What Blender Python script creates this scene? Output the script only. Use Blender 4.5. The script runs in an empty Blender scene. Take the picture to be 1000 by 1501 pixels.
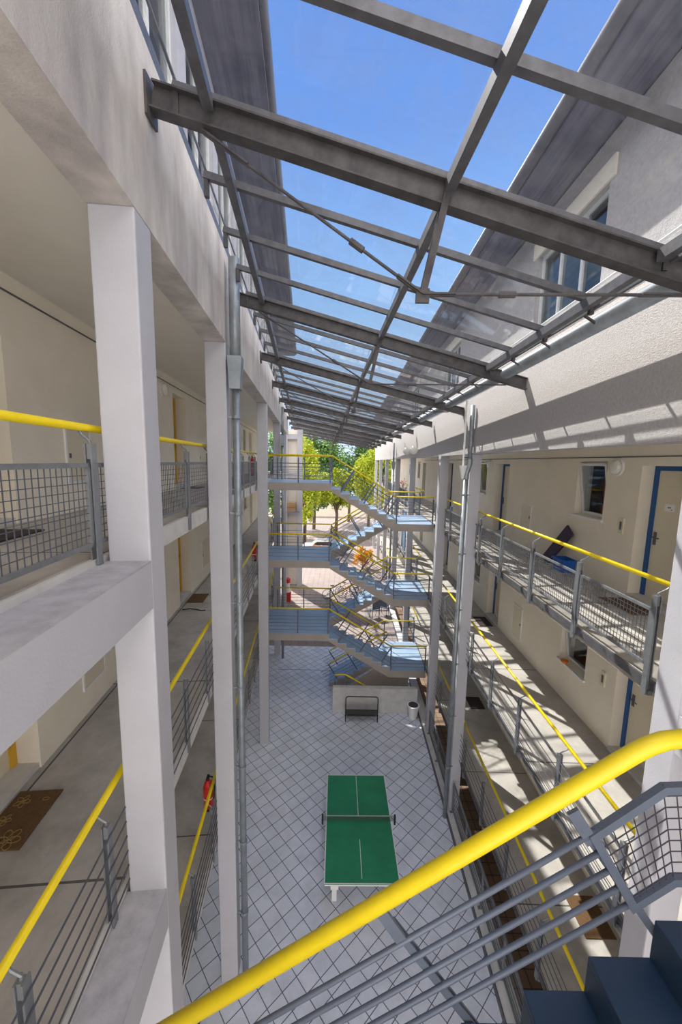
import bpy, bmesh, math, random
from mathutils import Vector, Matrix
random.seed(7)
C = bpy.context.scene.collection
PI = math.pi

# ---------------------------------------------------------------- camera, sky, sun, exposure
FPX, PITCH, ROLL = 553.8, 0.1322, 0.0195
cam_d = bpy.data.cameras.new('camera'); cam = bpy.data.objects.new('camera', cam_d); C.objects.link(cam)
cam_d.sensor_fit = 'VERTICAL'; cam_d.sensor_height = 36.0; cam_d.lens = FPX / 1501 * 36.0
cam_d.clip_start = 0.02; cam_d.clip_end = 400
_w = Vector((0, math.cos(PITCH), -math.sin(PITCH))); _ri = Vector((1, 0, 0)); _up = _ri.cross(_w)
_rt = _ri * math.cos(ROLL) + _up * math.sin(ROLL); _uu = _up * math.cos(ROLL) - _ri * math.sin(ROLL)
M = Matrix((_rt, _uu, -_w)).transposed().to_4x4(); M.translation = Vector((0, 0, 9.05))
cam.matrix_world = M
bpy.context.scene.camera = cam

vs = bpy.context.scene.view_settings
vs.view_transform = 'Standard'; vs.look = 'None'; vs.gamma = 1; vs.use_curve_mapping = False
vs.exposure = 1.22

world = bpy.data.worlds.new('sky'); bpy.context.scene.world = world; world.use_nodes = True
wn, wl = world.node_tree.nodes, world.node_tree.links
wn.clear()
def wnode(t, **k):
    n = wn.new(t)
    for a, b in k.items(): setattr(n, a, b)
    return n
tc = wnode('ShaderNodeTexCoord'); sx = wnode('ShaderNodeSeparateXYZ'); wl.new(tc.outputs['Generated'], sx.inputs[0])
r1 = wnode('ShaderNodeValToRGB'); wl.new(sx.outputs['Z'], r1.inputs[0])      # clear sky, paler to the horizon
e = r1.color_ramp.elements
e[0].position = 0.0; e[0].color = (0.35, 0.43, 0.52, 1); e[1].position = 1.0; e[1].color = (0.055, 0.125, 0.34, 1)
x_ = r1.color_ramp.elements.new(0.35); x_.color = (0.17, 0.29, 0.47, 1)
x_ = r1.color_ramp.elements.new(0.62); x_.color = (0.085, 0.17, 0.39, 1)
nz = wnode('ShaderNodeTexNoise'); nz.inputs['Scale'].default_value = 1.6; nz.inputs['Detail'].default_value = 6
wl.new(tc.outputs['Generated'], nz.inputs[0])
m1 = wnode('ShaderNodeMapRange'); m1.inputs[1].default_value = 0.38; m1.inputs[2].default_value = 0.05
wl.new(sx.outputs['Y'], m1.inputs[0])                                          # unseen bright cloud, added overhead and behind the camera to fill the shaded galleries
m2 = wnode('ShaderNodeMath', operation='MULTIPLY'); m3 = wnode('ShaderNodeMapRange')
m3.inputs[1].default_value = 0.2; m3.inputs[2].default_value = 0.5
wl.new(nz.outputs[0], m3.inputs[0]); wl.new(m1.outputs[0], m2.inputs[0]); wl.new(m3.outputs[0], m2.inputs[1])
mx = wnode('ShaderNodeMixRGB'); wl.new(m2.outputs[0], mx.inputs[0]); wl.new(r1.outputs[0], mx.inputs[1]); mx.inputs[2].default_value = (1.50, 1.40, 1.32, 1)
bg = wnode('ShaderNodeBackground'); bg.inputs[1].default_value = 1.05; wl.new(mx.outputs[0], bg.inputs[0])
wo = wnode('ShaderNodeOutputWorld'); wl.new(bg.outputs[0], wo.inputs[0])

sun_d = bpy.data.lights.new('sun', 'SUN'); sun_d.energy = 3.3; sun_d.angle = math.radians(0.6); sun_d.color = (1, 0.95, 0.86)
sun = bpy.data.objects.new('sun', sun_d); C.objects.link(sun)
sun.rotation_euler = Vector((1.0, -1.35, -2.2)).to_track_quat('-Z', 'Y').to_euler(); sun.location = (-10, 20, 30)

# ---------------------------------------------------------------- frames: the two wings are not parallel
YAW = {'L': -0.0949, 'R': 0.0156, 'W': 0.0}
def rot(F): return Matrix.Rotation(-YAW[F], 4, 'Z')
def W(F, x, t, z): return rot(F) @ Vector((x, t, z))
def wallx(Y): return -1.115 - 0.0952 * Y                # world x of the left wing's face
def edgex(Y): return 2.83 + 0.0156 * Y                  # world x of the right wing's face

# ---------------------------------------------------------------- materials
MATS = {}
def mat(name, col, rough=0.7, metal=0.0, var=0.0, scale=4.0, bump=0.0, bscale=80.0, col2=None, streak=None, spec=None):
    if name in MATS: return MATS[name]
    m = bpy.data.materials.new(name); m.use_nodes = True; MATS[name] = m
    n, l = m.node_tree.nodes, m.node_tree.links
    b = n['Principled BSDF']; b.inputs['Base Color'].default_value = (*col, 1)
    b.inputs['Roughness'].default_value = rough; b.inputs['Metallic'].default_value = metal
    if spec is not None: b.inputs['Specular IOR Level'].default_value = spec
    t = n.new('ShaderNodeTexCoord')
    if var or col2:
        mp = n.new('ShaderNodeMapping'); l.new(t.outputs['Object'], mp.inputs[0])
        if streak: mp.inputs['Scale'].default_value = streak
        z = n.new('ShaderNodeTexNoise'); z.inputs['Scale'].default_value = scale; z.inputs['Detail'].default_value = 8; z.inputs['Roughness'].default_value = 0.65
        l.new(mp.outputs[0], z.inputs[0])
        r = n.new('ShaderNodeValToRGB'); l.new(z.outputs[0], r.inputs[0])
        c2 = col2 if col2 else tuple(c * (1 - var) for c in col)
        r.color_ramp.elements[0].position = 0.3; r.color_ramp.elements[0].color = (*c2, 1)
        r.color_ramp.elements[1].position = 0.62; r.color_ramp.elements[1].color = (*col, 1)
        l.new(r.outputs[0], b.inputs['Base Color'])
    if bump:
        z2 = n.new('ShaderNodeTexNoise'); z2.inputs['Scale'].default_value = bscale; z2.inputs['Detail'].default_value = 4; l.new(t.outputs['Object'], z2.inputs[0])
        bm_ = n.new('ShaderNodeBump'); bm_.inputs['Strength'].default_value = bump; bm_.inputs['Distance'].default_value = 0.01
        l.new(z2.outputs[0], bm_.inputs['Height']); l.new(bm_.outputs[0], b.inputs['Normal'])
    return m
def tilemat(name, col, col2, mortar, size, angle, msize=0.012, rough=0.35, dirt=0.25, bw=None):
    m = bpy.data.materials.new(name); m.use_nodes = True; MATS[name] = m
    n, l = m.node_tree.nodes, m.node_tree.links; b = n['Principled BSDF']; b.inputs['Roughness'].default_value = rough
    t = n.new('ShaderNodeTexCoord'); mp = n.new('ShaderNodeMapping'); mp.inputs['Rotation'].default_value = (0, 0, angle)
    l.new(t.outputs['Object'], mp.inputs[0])
    k = n.new('ShaderNodeTexBrick'); k.offset = 0.0; k.inputs['Scale'].default_value = 1.0
    k.inputs['Brick Width'].default_value = bw or size; k.inputs['Row Height'].default_value = size
    k.inputs['Mortar Size'].default_value = msize; k.inputs['Mortar Smooth'].default_value = 0.1
    k.inputs['Color1'].default_value = (*col, 1); k.inputs['Color2'].default_value = (*col2, 1); k.inputs['Mortar'].default_value = (*mortar, 1)
    l.new(mp.outputs[0], k.inputs[0])
    z = n.new('ShaderNodeTexNoise'); z.inputs['Scale'].default_value = 1.7; z.inputs['Detail'].default_value = 9; z.inputs['Roughness'].default_value = 0.7; l.new(t.outputs['Object'], z.inputs[0])
    r = n.new('ShaderNodeValToRGB'); r.color_ramp.elements[0].position = 0.3; r.color_ramp.elements[1].position = 0.6
    d = 1 - dirt; r.color_ramp.elements[0].color = (d, d, d * 0.98, 1); r.color_ramp.elements[1].color = (1, 1, 1, 1); l.new(z.outputs[0], r.inputs[0])
    x = n.new('ShaderNodeMixRGB'); x.blend_type = 'MULTIPLY'; x.inputs[0].default_value = 1; l.new(k.outputs[0], x.inputs[1]); l.new(r.outputs[0], x.inputs[2])
    l.new(x.outputs[0], b.inputs['Base Color']); return m
white = mat('white_render', (0.52, 0.52, 0.57), 0.8, var=0.07, scale=2.5, bump=0.15, bscale=60)
cream = mat('cream_render', (0.88, 0.82, 0.71), 0.85, var=0.08, scale=1.5, bump=0.15, bscale=70)
soffit = mat('ceiling_render', (0.84, 0.80, 0.73), 0.85, var=0.06, scale=2, bump=0.1)
stained = mat('stained_concrete_render', (0.68, 0.64, 0.60), 0.85, col2=(0.40, 0.36, 0.36), scale=2.2, streak=(1, 1.0, 0.35), bump=0.35, bscale=90)
rough_r = mat('rough_roughcast_render', (0.52, 0.50, 0.50), 0.9, var=0.2, scale=30, bump=0.8, bscale=70)
concrete = tilemat('gallery_concrete', (0.50, 0.47, 0.43), (0.46, 0.43, 0.40), (0.12, 0.11, 0.10), 2.85, 0, 0.012, 0.8, 0.35)
kerbm = mat('kerb_concrete', (0.66, 0.65, 0.64), 0.8, var=0.2, scale=5, bump=0.2)
beamtop = mat('dusty_concrete', (0.48, 0.47, 0.50), 0.85, var=0.3, scale=7, bump=0.2)
tiles = tilemat('pale_diamond_tiles', (0.82, 0.86, 0.97), (0.76, 0.81, 0.93), (0.13, 0.14, 0.20), 0.30, PI / 4 + 0.04, 0.0075, 0.30, 0.20)
paving = tilemat('pink_paving', (0.33, 0.27, 0.25), (0.30, 0.25, 0.235), (0.18, 0.15, 0.14), 0.40, 0, 0.012, 0.8, 0.2)
brownt = tilemat('brown_tiles', (0.30, 0.19, 0.12), (0.26, 0.17, 0.11), (0.10, 0.07, 0.05), 0.30, 0, 0.012, 0.6, 0.3)
galv = mat('galvanised_steel', (0.17, 0.17, 0.185), 0.50, 0.45, var=0.35, scale=9)
galvd = mat('dull_galvanised_beam', (0.12, 0.112, 0.115), 0.55, 0.4, col2=(0.06, 0.055, 0.06), scale=7)
railm = mat('grey_railing_steel', (0.25, 0.265, 0.29), 0.5, 0.4, var=0.25, scale=12)
cablem = mat('thin_railing_bars', (0.10, 0.11, 0.14), 0.5, 0.3)
slate = mat('slate_grey_paint', (0.13, 0.155, 0.21), 0.5, 0.2, var=0.12, scale=6)
yellow = mat('yellow_paint', (0.86, 0.66, 0.010), 0.38, 0.0, var=0.08, scale=10)
zinc = mat('zinc_pipe', (0.34, 0.38, 0.42), 0.45, 0.5, var=0.3, scale=5)
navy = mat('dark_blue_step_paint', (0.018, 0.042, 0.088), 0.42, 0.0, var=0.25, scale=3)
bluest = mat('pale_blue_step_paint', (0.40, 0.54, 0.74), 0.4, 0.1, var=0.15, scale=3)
taupe = mat('taupe_stringer_paint', (0.42, 0.37, 0.33), 0.6, var=0.1, scale=3)
greenm = mat('green_table_paint', (0.020, 0.27, 0.125), 0.45, var=0.25, scale=2)
whitep = mat('white_paint', (0.85, 0.85, 0.85), 0.5)
black = mat('black_metal', (0.02, 0.02, 0.022), 0.4, 0.3)
netm = mat('dark_net', (0.05, 0.06, 0.05), 0.6)
bluef = mat('blue_door_frame', (0.012, 0.09, 0.30), 0.45)
yellowf = mat('ochre_door_frame', (0.72, 0.42, 0.03), 0.5)
doorc = mat('cream_door', (0.74, 0.68, 0.54), 0.5, var=0.05)
winw = mat('white_window_frame', (0.78, 0.80, 0.80), 0.35)
curt = mat('red_brown_curtain', (0.55, 0.10, 0.07), 0.8, var=0.4, scale=6)
brownm = mat('brown_doormat', (0.16, 0.085, 0.035), 0.95, var=0.3, scale=40, bump=0.8, bscale=200)
darkm = mat('dark_doormat', (0.05, 0.035, 0.035), 0.95, var=0.3, scale=40)
olive = mat('ochre_pattern', (0.30, 0.20, 0.06), 0.9)
redm = mat('red_paint', (0.62, 0.02, 0.015), 0.35)
blueb = mat('blue_plastic', (0.015, 0.12, 0.50), 0.4)
purple = mat('dark_purple_board', (0.055, 0.03, 0.075), 0.6, var=0.3)
woodm = mat('brown_wood', (0.24, 0.11, 0.06), 0.6, var=0.4, scale=6, streak=(1, 8, 1))
card = mat('brown_cardboard', (0.42, 0.26, 0.13), 0.8, var=0.2)
soffw = mat('grey_board_soffit', (0.20, 0.20, 0.26), 0.8, col2=(0.10, 0.10, 0.15), scale=5, streak=(3, 0.12, 1))
roofg = mat('dark_roof_edge', (0.16, 0.16, 0.19), 0.5, 0.3, var=0.3)
opal = mat('opal_lamp_glass', (0.85, 0.83, 0.78), 0.25)
leafy = mat('yellow_green_leaves', (0.50, 0.56, 0.03), 0.6, col2=(0.25, 0.34, 0.02), scale=1.5)
leafg = mat('green_leaves', (0.13, 0.26, 0.05), 0.6, col2=(0.04, 0.11, 0.03), scale=1.5)
leafo = mat('orange_leaves', (0.85, 0.35, 0.01), 0.6, col2=(0.75, 0.50, 0.02), scale=4)
bark = mat('tree_bark', (0.14, 0.10, 0.07), 0.9, var=0.4, scale=8)
silver = mat('silver_car_paint', (0.70, 0.71, 0.73), 0.3, 0.2)
darkg = mat('dark_car_glass', (0.03, 0.04, 0.05), 0.1)
rubber = mat('black_rubber', (0.02, 0.02, 0.02), 0.7)
skyb = mat('light_blue_cloth', (0.35, 0.55, 0.80), 0.8, var=0.15)
limec = mat('lime_green_cloth', (0.45, 0.75, 0.05), 0.8)
orangep = mat('orange_plastic', (0.85, 0.22, 0.02), 0.5)
pinkc = mat('pink_flower', (0.80, 0.08, 0.25), 0.6)
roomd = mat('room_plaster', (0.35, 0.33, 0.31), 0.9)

def glassmat(name, tint, refl, dirt):
    m = bpy.data.materials.new(name); m.use_nodes = True; n, l = m.node_tree.nodes, m.node_tree.links; n.clear()
    o = n.new('ShaderNodeOutputMaterial'); tr = n.new('ShaderNodeBsdfTransparent'); tr.inputs[0].default_value = (*tint, 1)
    g = n.new('ShaderNodeBsdfGlossy'); g.inputs['Roughness'].default_value = 0.03
    lw = n.new('ShaderNodeLayerWeight'); lw.inputs[0].default_value = 0.5; pw = n.new('ShaderNodeMath'); pw.operation = 'POWER'; pw.inputs[1].default_value = 5.0
    fr = n.new('ShaderNodeMapRange'); fr.inputs[3].default_value = refl; fr.inputs[4].default_value = 0.9; mx = n.new('ShaderNodeMixShader')
    l.new(lw.outputs['Facing'], pw.inputs[0]); l.new(pw.outputs[0], fr.inputs[0])
    l.new(fr.outputs[0], mx.inputs[0]); l.new(tr.outputs[0], mx.inputs[1]); l.new(g.outputs[0], mx.inputs[2])
    t = n.new('ShaderNodeTexCoord'); z = n.new('ShaderNodeTexNoise'); z.inputs['Scale'].default_value = 2.3; z.inputs['Detail'].default_value = 9; z.inputs['Roughness'].default_value = 0.75
    l.new(t.outputs['Object'], z.inputs[0]); mr = n.new('ShaderNodeMapRange'); mr.inputs[1].default_value = 0.42; mr.inputs[2].default_value = 0.8; mr.inputs[4].default_value = dirt
    l.new(z.outputs[0], mr.inputs[0]); df = n.new('ShaderNodeBsdfDiffuse'); df.inputs[0].default_value = (0.7, 0.7, 0.72, 1)
    m2 = n.new('ShaderNodeMixShader'); l.new(mr.outputs[0], m2.inputs[0]); l.new(mx.outputs[0], m2.inputs[1]); l.new(df.outputs[0], m2.inputs[2]); l.new(m2.outputs[0], o.inputs[0])
    return m
roofglass = glassmat('dusty_roof_glass', (0.95, 0.965, 0.98), 0.025, 0.13)
winglass = glassmat('window_glass', (0.72, 0.76, 0.78), 0.05, 0.0)

# ---------------------------------------------------------------- mesh builder
class MB:
    def __init__(s): s.v = []; s.f = []
    def add(s, vs, fs):
        o = len(s.v); s.v += [tuple(v) for v in vs]; s.f += [tuple(i + o for i in f) for f in fs]; return s
    def box(s, x0, x1, y0, y1, z0, z1):
        return s.add([(x, y, z) for x in (x0, x1) for y in (y0, y1) for z in (z0, z1)],
                     [(0, 1, 3, 2), (4, 6, 7, 5), (0, 4, 5, 1), (2, 3, 7, 6), (0, 2, 6, 4), (1, 5, 7, 3)])
    def bar(s, p, q, w, h, up=(0, 0, 1)):
        p, q, up = Vector(p), Vector(q), Vector(up); d = (q - p).normalized(); a = d.cross(up)
        if a.length < 1e-5: a = d.cross(Vector((1, 0, 0)))
        a.normalize(); b = a.cross(d); a *= w / 2; b *= h / 2
        return s.add([e_ + i * a + j * b for e_ in (p, q) for i in (-1, 1) for j in (-1, 1)],
                     [(0, 2, 3, 1), (4, 5, 7, 6), (0, 1, 5, 4), (2, 6, 7, 3), (0, 4, 6, 2), (1, 3, 7, 5)])
    def tube(s, pts, r, n=8, rs=None):
        pts = [Vector(p) for p in pts]; rings = []; prev = None
        for i, p in enumerate(pts):
            if i == 0: d = pts[1] - pts[0]
            elif i == len(pts) - 1: d = pts[-1] - pts[-2]
            else: d = (pts[i + 1] - p).normalized() + (p - pts[i - 1]).normalized()
            d.normalize()
            a = prev - d * prev.dot(d) if prev is not None else d.cross(Vector((0.13, 0.31, 1)) if abs(d.z) < .9 else Vector((1, 0.1, 0)))
            a.normalize(); prev = a; b = d.cross(a); rr = rs[i] if rs else r
            rings.append([p + (a * math.cos(2 * PI * k / n) + b * math.sin(2 * PI * k / n)) * rr for k in range(n)])
        fs = [(i * n + k, i * n + (k + 1) % n, (i + 1) * n + (k + 1) % n, (i + 1) * n + k) for i in range(len(pts) - 1) for k in range(n)]
        fs += [tuple(reversed(range(n))), tuple((len(pts) - 1) * n + k for k in range(n))]
        return s.add([v for r_ in rings for v in r_], fs)
    def prism(s, pts, a0, a1, ax='y'):          # polygon swept between a0 and a1 along an axis; pts are the two other coordinates
        def P(u, v, w): return {'y': (u, w, v), 'x': (w, u, v), 'z': (u, v, w)}[ax]
        n = len(pts)
        return s.add([P(u, v, a0) for u, v in pts] + [P(u, v, a1) for u, v in pts],
                     [tuple(range(n)), tuple(range(2 * n - 1, n - 1, -1))] + [(k, k + n, (k + 1) % n + n, (k + 1) % n) for k in range(n)])
    def ibeam(s, p, q, h, b, tf=0.012, tw=0.010):
        p, q = Vector(p), Vector(q); d = (q - p).normalized(); a = d.cross(Vector((0, 0, 1))).normalized(); u = a.cross(d)
        s.bar(p + u * (h / 2 - tf / 2), q + u * (h / 2 - tf / 2), b, tf); s.bar(p - u * (h / 2 - tf / 2), q - u * (h / 2 - tf / 2), b, tf)
        return s.bar(p, q, tw, h - 2 * tf)
    def lathe(s, prof, cx=0, cy=0, n=20):
        vs = [(cx + r * math.cos(2 * PI * k / n), cy + r * math.sin(2 * PI * k / n), z) for r, z in prof for k in range(n)]
        return s.add(vs, [(i * n + k, i * n + (k + 1) % n, (i + 1) * n + (k + 1) % n, (i + 1) * n + k) for i in range(len(prof) - 1) for k in range(n)]
                     + [tuple(reversed(range(n))), tuple((len(prof) - 1) * n + k for k in range(n))])
def mk(name, mb, m, bevel=0.0, smooth=False):
    me = bpy.data.meshes.new(name); me.from_pydata(mb.v, [], mb.f); me.materials.append(m)
    bm = bmesh.new(); bm.from_mesh(me); bmesh.ops.recalc_face_normals(bm, faces=bm.faces); bm.to_mesh(me); bm.free()
    if smooth:
        for p in me.polygons: p.use_smooth = len(p.vertices) == 4
    o = bpy.data.objects.new(name, me); C.objects.link(o)
    if bevel:
        b = o.modifiers.new('bevel', 'BEVEL'); b.width = bevel; b.segments = 2; b.limit_method = 'ANGLE'
    return o
def place(o, F, org):
    o.location = W(F, *org); o.rotation_euler = (0, 0, -YAW[F])
def tag(o, label, cat, group=None):
    o['label'] = label; o['category'] = cat
    if group: o['group'] = group
    return o
def thing(name, label, cat, F='W', org=(0, 0, 0), group=None):
    o = bpy.data.objects.new(name, None); C.objects.link(o); o.empty_display_size = 0.2; place(o, F, org); return tag(o, label, cat, group)
def part(name, mb, m, parent, **k):
    label = k.pop('label', None); o = mk(name, mb, m, **k); o.parent = parent
    if label: o['label'] = label
    return o
def solo(name, label, cat, mb, m, F='W', org=(0, 0, 0), group=None, **k):
    o = mk(name, mb, m, **k); place(o, F, org); return tag(o, label, cat, group)
def struct(name, mb, m, F='W', org=(0, 0, 0), **k):
    o = mk(name, mb, m, **k); place(o, F, org); o['kind'] = 'structure'; return o

# ---------------------------------------------------------------- building shell
LZ = [8.36, 5.60, 2.85]; RZ = [6.95, 4.20, 1.45]
LWALL, RWALL = -2.92, 4.62
TEND_L, TEND_R = 24.5, 40.0
LN = ['top', 'middle', 'lowest']

struct('floor_ground', MB().prism([(-9, -4), (2.74, -4), (3.08, 17.6), (-9, 17.6)], -0.12, 0.0, 'z'), tiles)
struct('floor_yard_far', MB().prism([(-9, 17.6), (3.08, 17.6), (3.24, 27), (-9, 27)], -0.12, 0.0, 'z'), paving)
for k, (x, y, a) in enumerate(((-1.9, 20.6, .45), (-1.0, 20.2, .35), (-.4, 21.6, .35), (-1.6, 22.6, .4), (-.1, 19.2, .35))):
    struct('floor_inlay_%d' % (k + 1), MB().prism([(-a, 0), (0, -a), (a, 0), (0, a)], -.01, .004, 'z'), mat('dark_inlay', (.22, .17, .18), .6), 'W', (x, y, 0))
struct('floor_paving', MB().box(-30, 30, 27, 75, -0.12, -0.005), paving)
struct('floor_basement', MB().box(3.05, 4.9, -4, 27, -1.42, -1.32), brownt, 'R')
struct('wall_basement', MB().box(2.74, 3.05, -4, 27, -1.42, 0.12), kerbm, 'R')
for i, z in enumerate(LZ): struct('floor_left_%s' % LN[i], MB().box(-6.3, -1.47, -4, TEND_L, z - 0.2, z), concrete, 'L')
for i, z in enumerate(RZ): struct('floor_right_%s' % LN[i], MB().box(3.09, 8.2, -4, TEND_R, z - 0.16, z), concrete, 'R')
# pale slab edges under the railings
for i, z in enumerate(LZ): struct('trim_%d' % (i + 1), MB().box(-1.47, -1.43, -4, TEND_L, z - 0.2, z - 0.01), kerbm, 'L')
for i, z in enumerate(RZ): struct('trim_%d' % (i + 4), MB().box(3.065, 3.09, -4, TEND_R, z - 0.10, z - 0.005), galv, 'R')
struct('ceiling_left', MB().box(-6.3, -1.41, -4, TEND_L, 10.80, 11.0), soffit, 'L')
struct('ceiling_right', MB().box(3.09, 8.2, -4, TEND_R, 9.42, 9.62), soffit, 'R')

def wall(name, F, x0, x1, T0, T1, z0, z1, holes, m):
    ts = sorted({T0, T1, *[h[0] for h in holes], *[h[1] for h in holes]}); zs = sorted({z0, z1, *[h[2] for h in holes], *[h[3] for h in holes]})
    mb = MB()
    for a, b in zip(ts, ts[1:]):
        run = None
        for c, d in zip(zs, zs[1:]):
            tm, zm = (a + b) / 2, (c + d) / 2
            if any(h[0] < tm < h[1] and h[2] < zm < h[3] for h in holes):
                if run: mb.box(x0, x1, a, b, run[0], run[1]); run = None
            else: run = (run[0], d) if run else (c, d)
        if run: mb.box(x0, x1, a, b, run[0], run[1])
    return struct(name, mb, m, F)

counts = {'door': 0, 'window': 0}
def door(F, side, t0, t1, z, h, fm, sign=False):
    """recessed door; side -1: wall is left of the gallery, +1: right. Back of the recess 0.27 m behind the wall face"""
    counts['door'] += 1; xw = (LWALL - 0.27) if side < 0 else (RWALL + 0.23); tc_ = (t0 + t1) / 2; w = (t1 - t0) / 2
    root = bpy.data.objects.new('door_%d' % counts['door'], None); C.objects.link(root); place(root, F, (xw, tc_, z)); root['kind'] = 'structure'
    fr = MB(); s = side
    fr.box(-.03, .03, -w, -w + .07, 0, h); fr.box(-.03, .03, w - .07, w, 0, h); fr.box(-.03, .03, -w + .07, w - .07, h - .07, h)
    part('door_frame', fr, fm, root)
    lf = MB().box(.0, .03, -w + .07, w - .07, 0.01, h - .07) if s > 0 else MB().box(-.03, 0, -w + .07, w - .07, 0.01, h - .07)
    leaf = part('door_leaf', lf, doorc, root)
    x = -s * 0.0; hm = MB().tube([(x, w - .13, 1.02), (x - s * .05, w - .13, 1.02), (x - s * .055, w - .26, 1.02)], .010, 6)
    hm.box(min(x, x - s * .012), max(x, x - s * .012), w - .155, w - .105, .90, 1.10)
    o = mk('door_handle', hm, galv); o.parent = leaf
    if sign:
        sg = MB().box(-.006, .0, w - .42, w - .24, 1.45, 1.56)
        o = mk('name_plate', sg, whitep); o.parent = leaf
        o2 = MB()
        for k in range(2): o2.box(-.008, -.006, w - .30 - .03 * k - .02, w - .30 - .03 * k, 1.50, 1.52)
        o2.box(-.008, -.006, w - .38, w - .36, 1.475, 1.485)
        o = mk('plate_marks', o2, black); o.parent = leaf
    struct('trim_%d' % (6 + counts['door']), MB().box(min(0, -s * .25), max(0, -s * .25), -w, w, 0, .06), kerbm, F, (xw, tc_, z))
    return root
def window(F, side, xw, t0, t1, z0, z1, panes=1, tilt=False, curtain=False, sill=True, depth=0.16):
    counts['window'] += 1; tc_ = (t0 + t1) / 2; w = (t1 - t0) / 2; h = z1 - z0; s = side; x = s * depth
    root = bpy.data.objects.new('window_%d' % counts['window'], None); C.objects.link(root); place(root, F, (xw, tc_, z0)); root['kind'] = 'structure'
    fr = MB(); f = .05
    fr.box(x - .03, x + .03, -w, w, 0, f); fr.box(x - .03, x + .03, -w, w, h - f, h)
    for k in range(panes + 1):
        c = -w + f / 2 + (2 * w - f) * k / panes; fr.box(x - .03, x + .03, c - f / 2, c + f / 2, f, h - f)
    part('window_frame', fr, winw, root)
    for k in range(panes):
        a = -w + f + (2 * w - f) * k / panes; b = a + (2 * w - f) / panes - f
        if tilt and k == 0:
            sm = MB(); lean = -s * math.sin(math.radians(9)); hh = h - 2 * f
            def q(y, zz): return (x - s * .035 + lean * zz, y, f + zz * .985)
            for p0, p1 in ((q(a, 0), q(b, 0)), (q(a, hh), q(b, hh)), (q(a, 0), q(a, hh)), (q(b, 0), q(b, hh))): sm.bar(p0, p1, .045, .045)
            sash = part('sash', sm, winw, root)
            g = MB().add([q(a, 0), q(b, 0), q(b, hh), q(a, hh)], [(0, 1, 2, 3)]); o = mk('pane', g, winglass); o.parent = sash
        else: part('pane', MB().box(x - .004, x + .004, a, b, f, h - f), winglass, root)
    if curtain: part('curtain', MB().box(x + s * .10 - .01, x + s * .10 + .01, -w, w * .1, 0, h), curt, root)
    if sill: part('window_sill', MB().box(min(-s * .05, x), max(-s * .05, x), -w - .04, w + .04, -.05, -.005), whitep, root)
    return root

# wings: wall faces with recessed doors and windows
for i, z in enumerate(LZ + [0.0]):
    holes = []; top = (10.8 if i == 0 else LZ[i - 1] - .2)
    far = [4.1, 9.75, 15.4, 21.05]
    for t in far:
        holes.append((t - .9, t, z, z + 2.12)); holes.append((t - 2.75, t - 2.0, z + 1.1, z + 2.1))
    wall('wall_left_%s' % (LN + ['ground'])[i], 'L', LWALL - .3, LWALL, -4, TEND_L, z, top, holes, cream)
    for k, t in enumerate(far):
        door('L', -1, t - .9, t, z, 2.12, yellowf); window('L', -1, LWALL, t - 2.75, t - 2.0, z + 1.1, z + 2.1, depth=.2)
for i, z in enumerate(RZ + [-1.32]):
    holes = []; top = (9.42 if i == 0 else RZ[i - 1] - .2)
    far = [6.05, 11.88, 17.7, 23.5]; w0 = 1.15 if i == 0 else .80
    for t in far:
        holes.append((t - .95, t, z, z + 2.13)); holes.append((t + .80, t + 1.65, z + w0, z + w0 + 1.05))
    wall('wall_right_%s' % (LN + ['basement'])[i], 'R', RWALL, RWALL + .3, -4, TEND_R, z, top, holes, cream)
    for k, t in enumerate(far):
        door('R', 1, t - .95, t, z, 2.13, bluef, sign=(k == 0))
        window('R', 1, RWALL, t + .80, t + 1.65, z + w0, z + w0 + 1.05, tilt=True, curtain=(i == 0), panes=1, depth=.2)
# enclosing backs and ends so the flats are dark rooms
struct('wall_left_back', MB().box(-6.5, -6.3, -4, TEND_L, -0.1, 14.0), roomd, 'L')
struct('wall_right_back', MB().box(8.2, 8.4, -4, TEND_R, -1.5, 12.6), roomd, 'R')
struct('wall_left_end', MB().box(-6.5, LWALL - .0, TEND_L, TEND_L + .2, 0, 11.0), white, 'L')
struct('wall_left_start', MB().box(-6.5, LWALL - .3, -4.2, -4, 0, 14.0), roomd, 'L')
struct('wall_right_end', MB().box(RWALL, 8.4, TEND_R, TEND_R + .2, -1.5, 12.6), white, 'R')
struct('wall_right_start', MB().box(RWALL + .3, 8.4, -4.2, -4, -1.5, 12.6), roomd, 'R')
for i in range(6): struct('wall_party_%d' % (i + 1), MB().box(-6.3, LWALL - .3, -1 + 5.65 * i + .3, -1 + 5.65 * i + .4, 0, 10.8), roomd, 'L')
# fascias above the top galleries
struct('wall_left_fascia', MB().box(-1.41, -1.115, -4, TEND_L, 10.66, 11.88), stained, 'L')
struct('wall_right_fascia', MB().box(2.83, 3.09, -4, TEND_R, 9.28, 10.85), rough_r, 'R')
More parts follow.
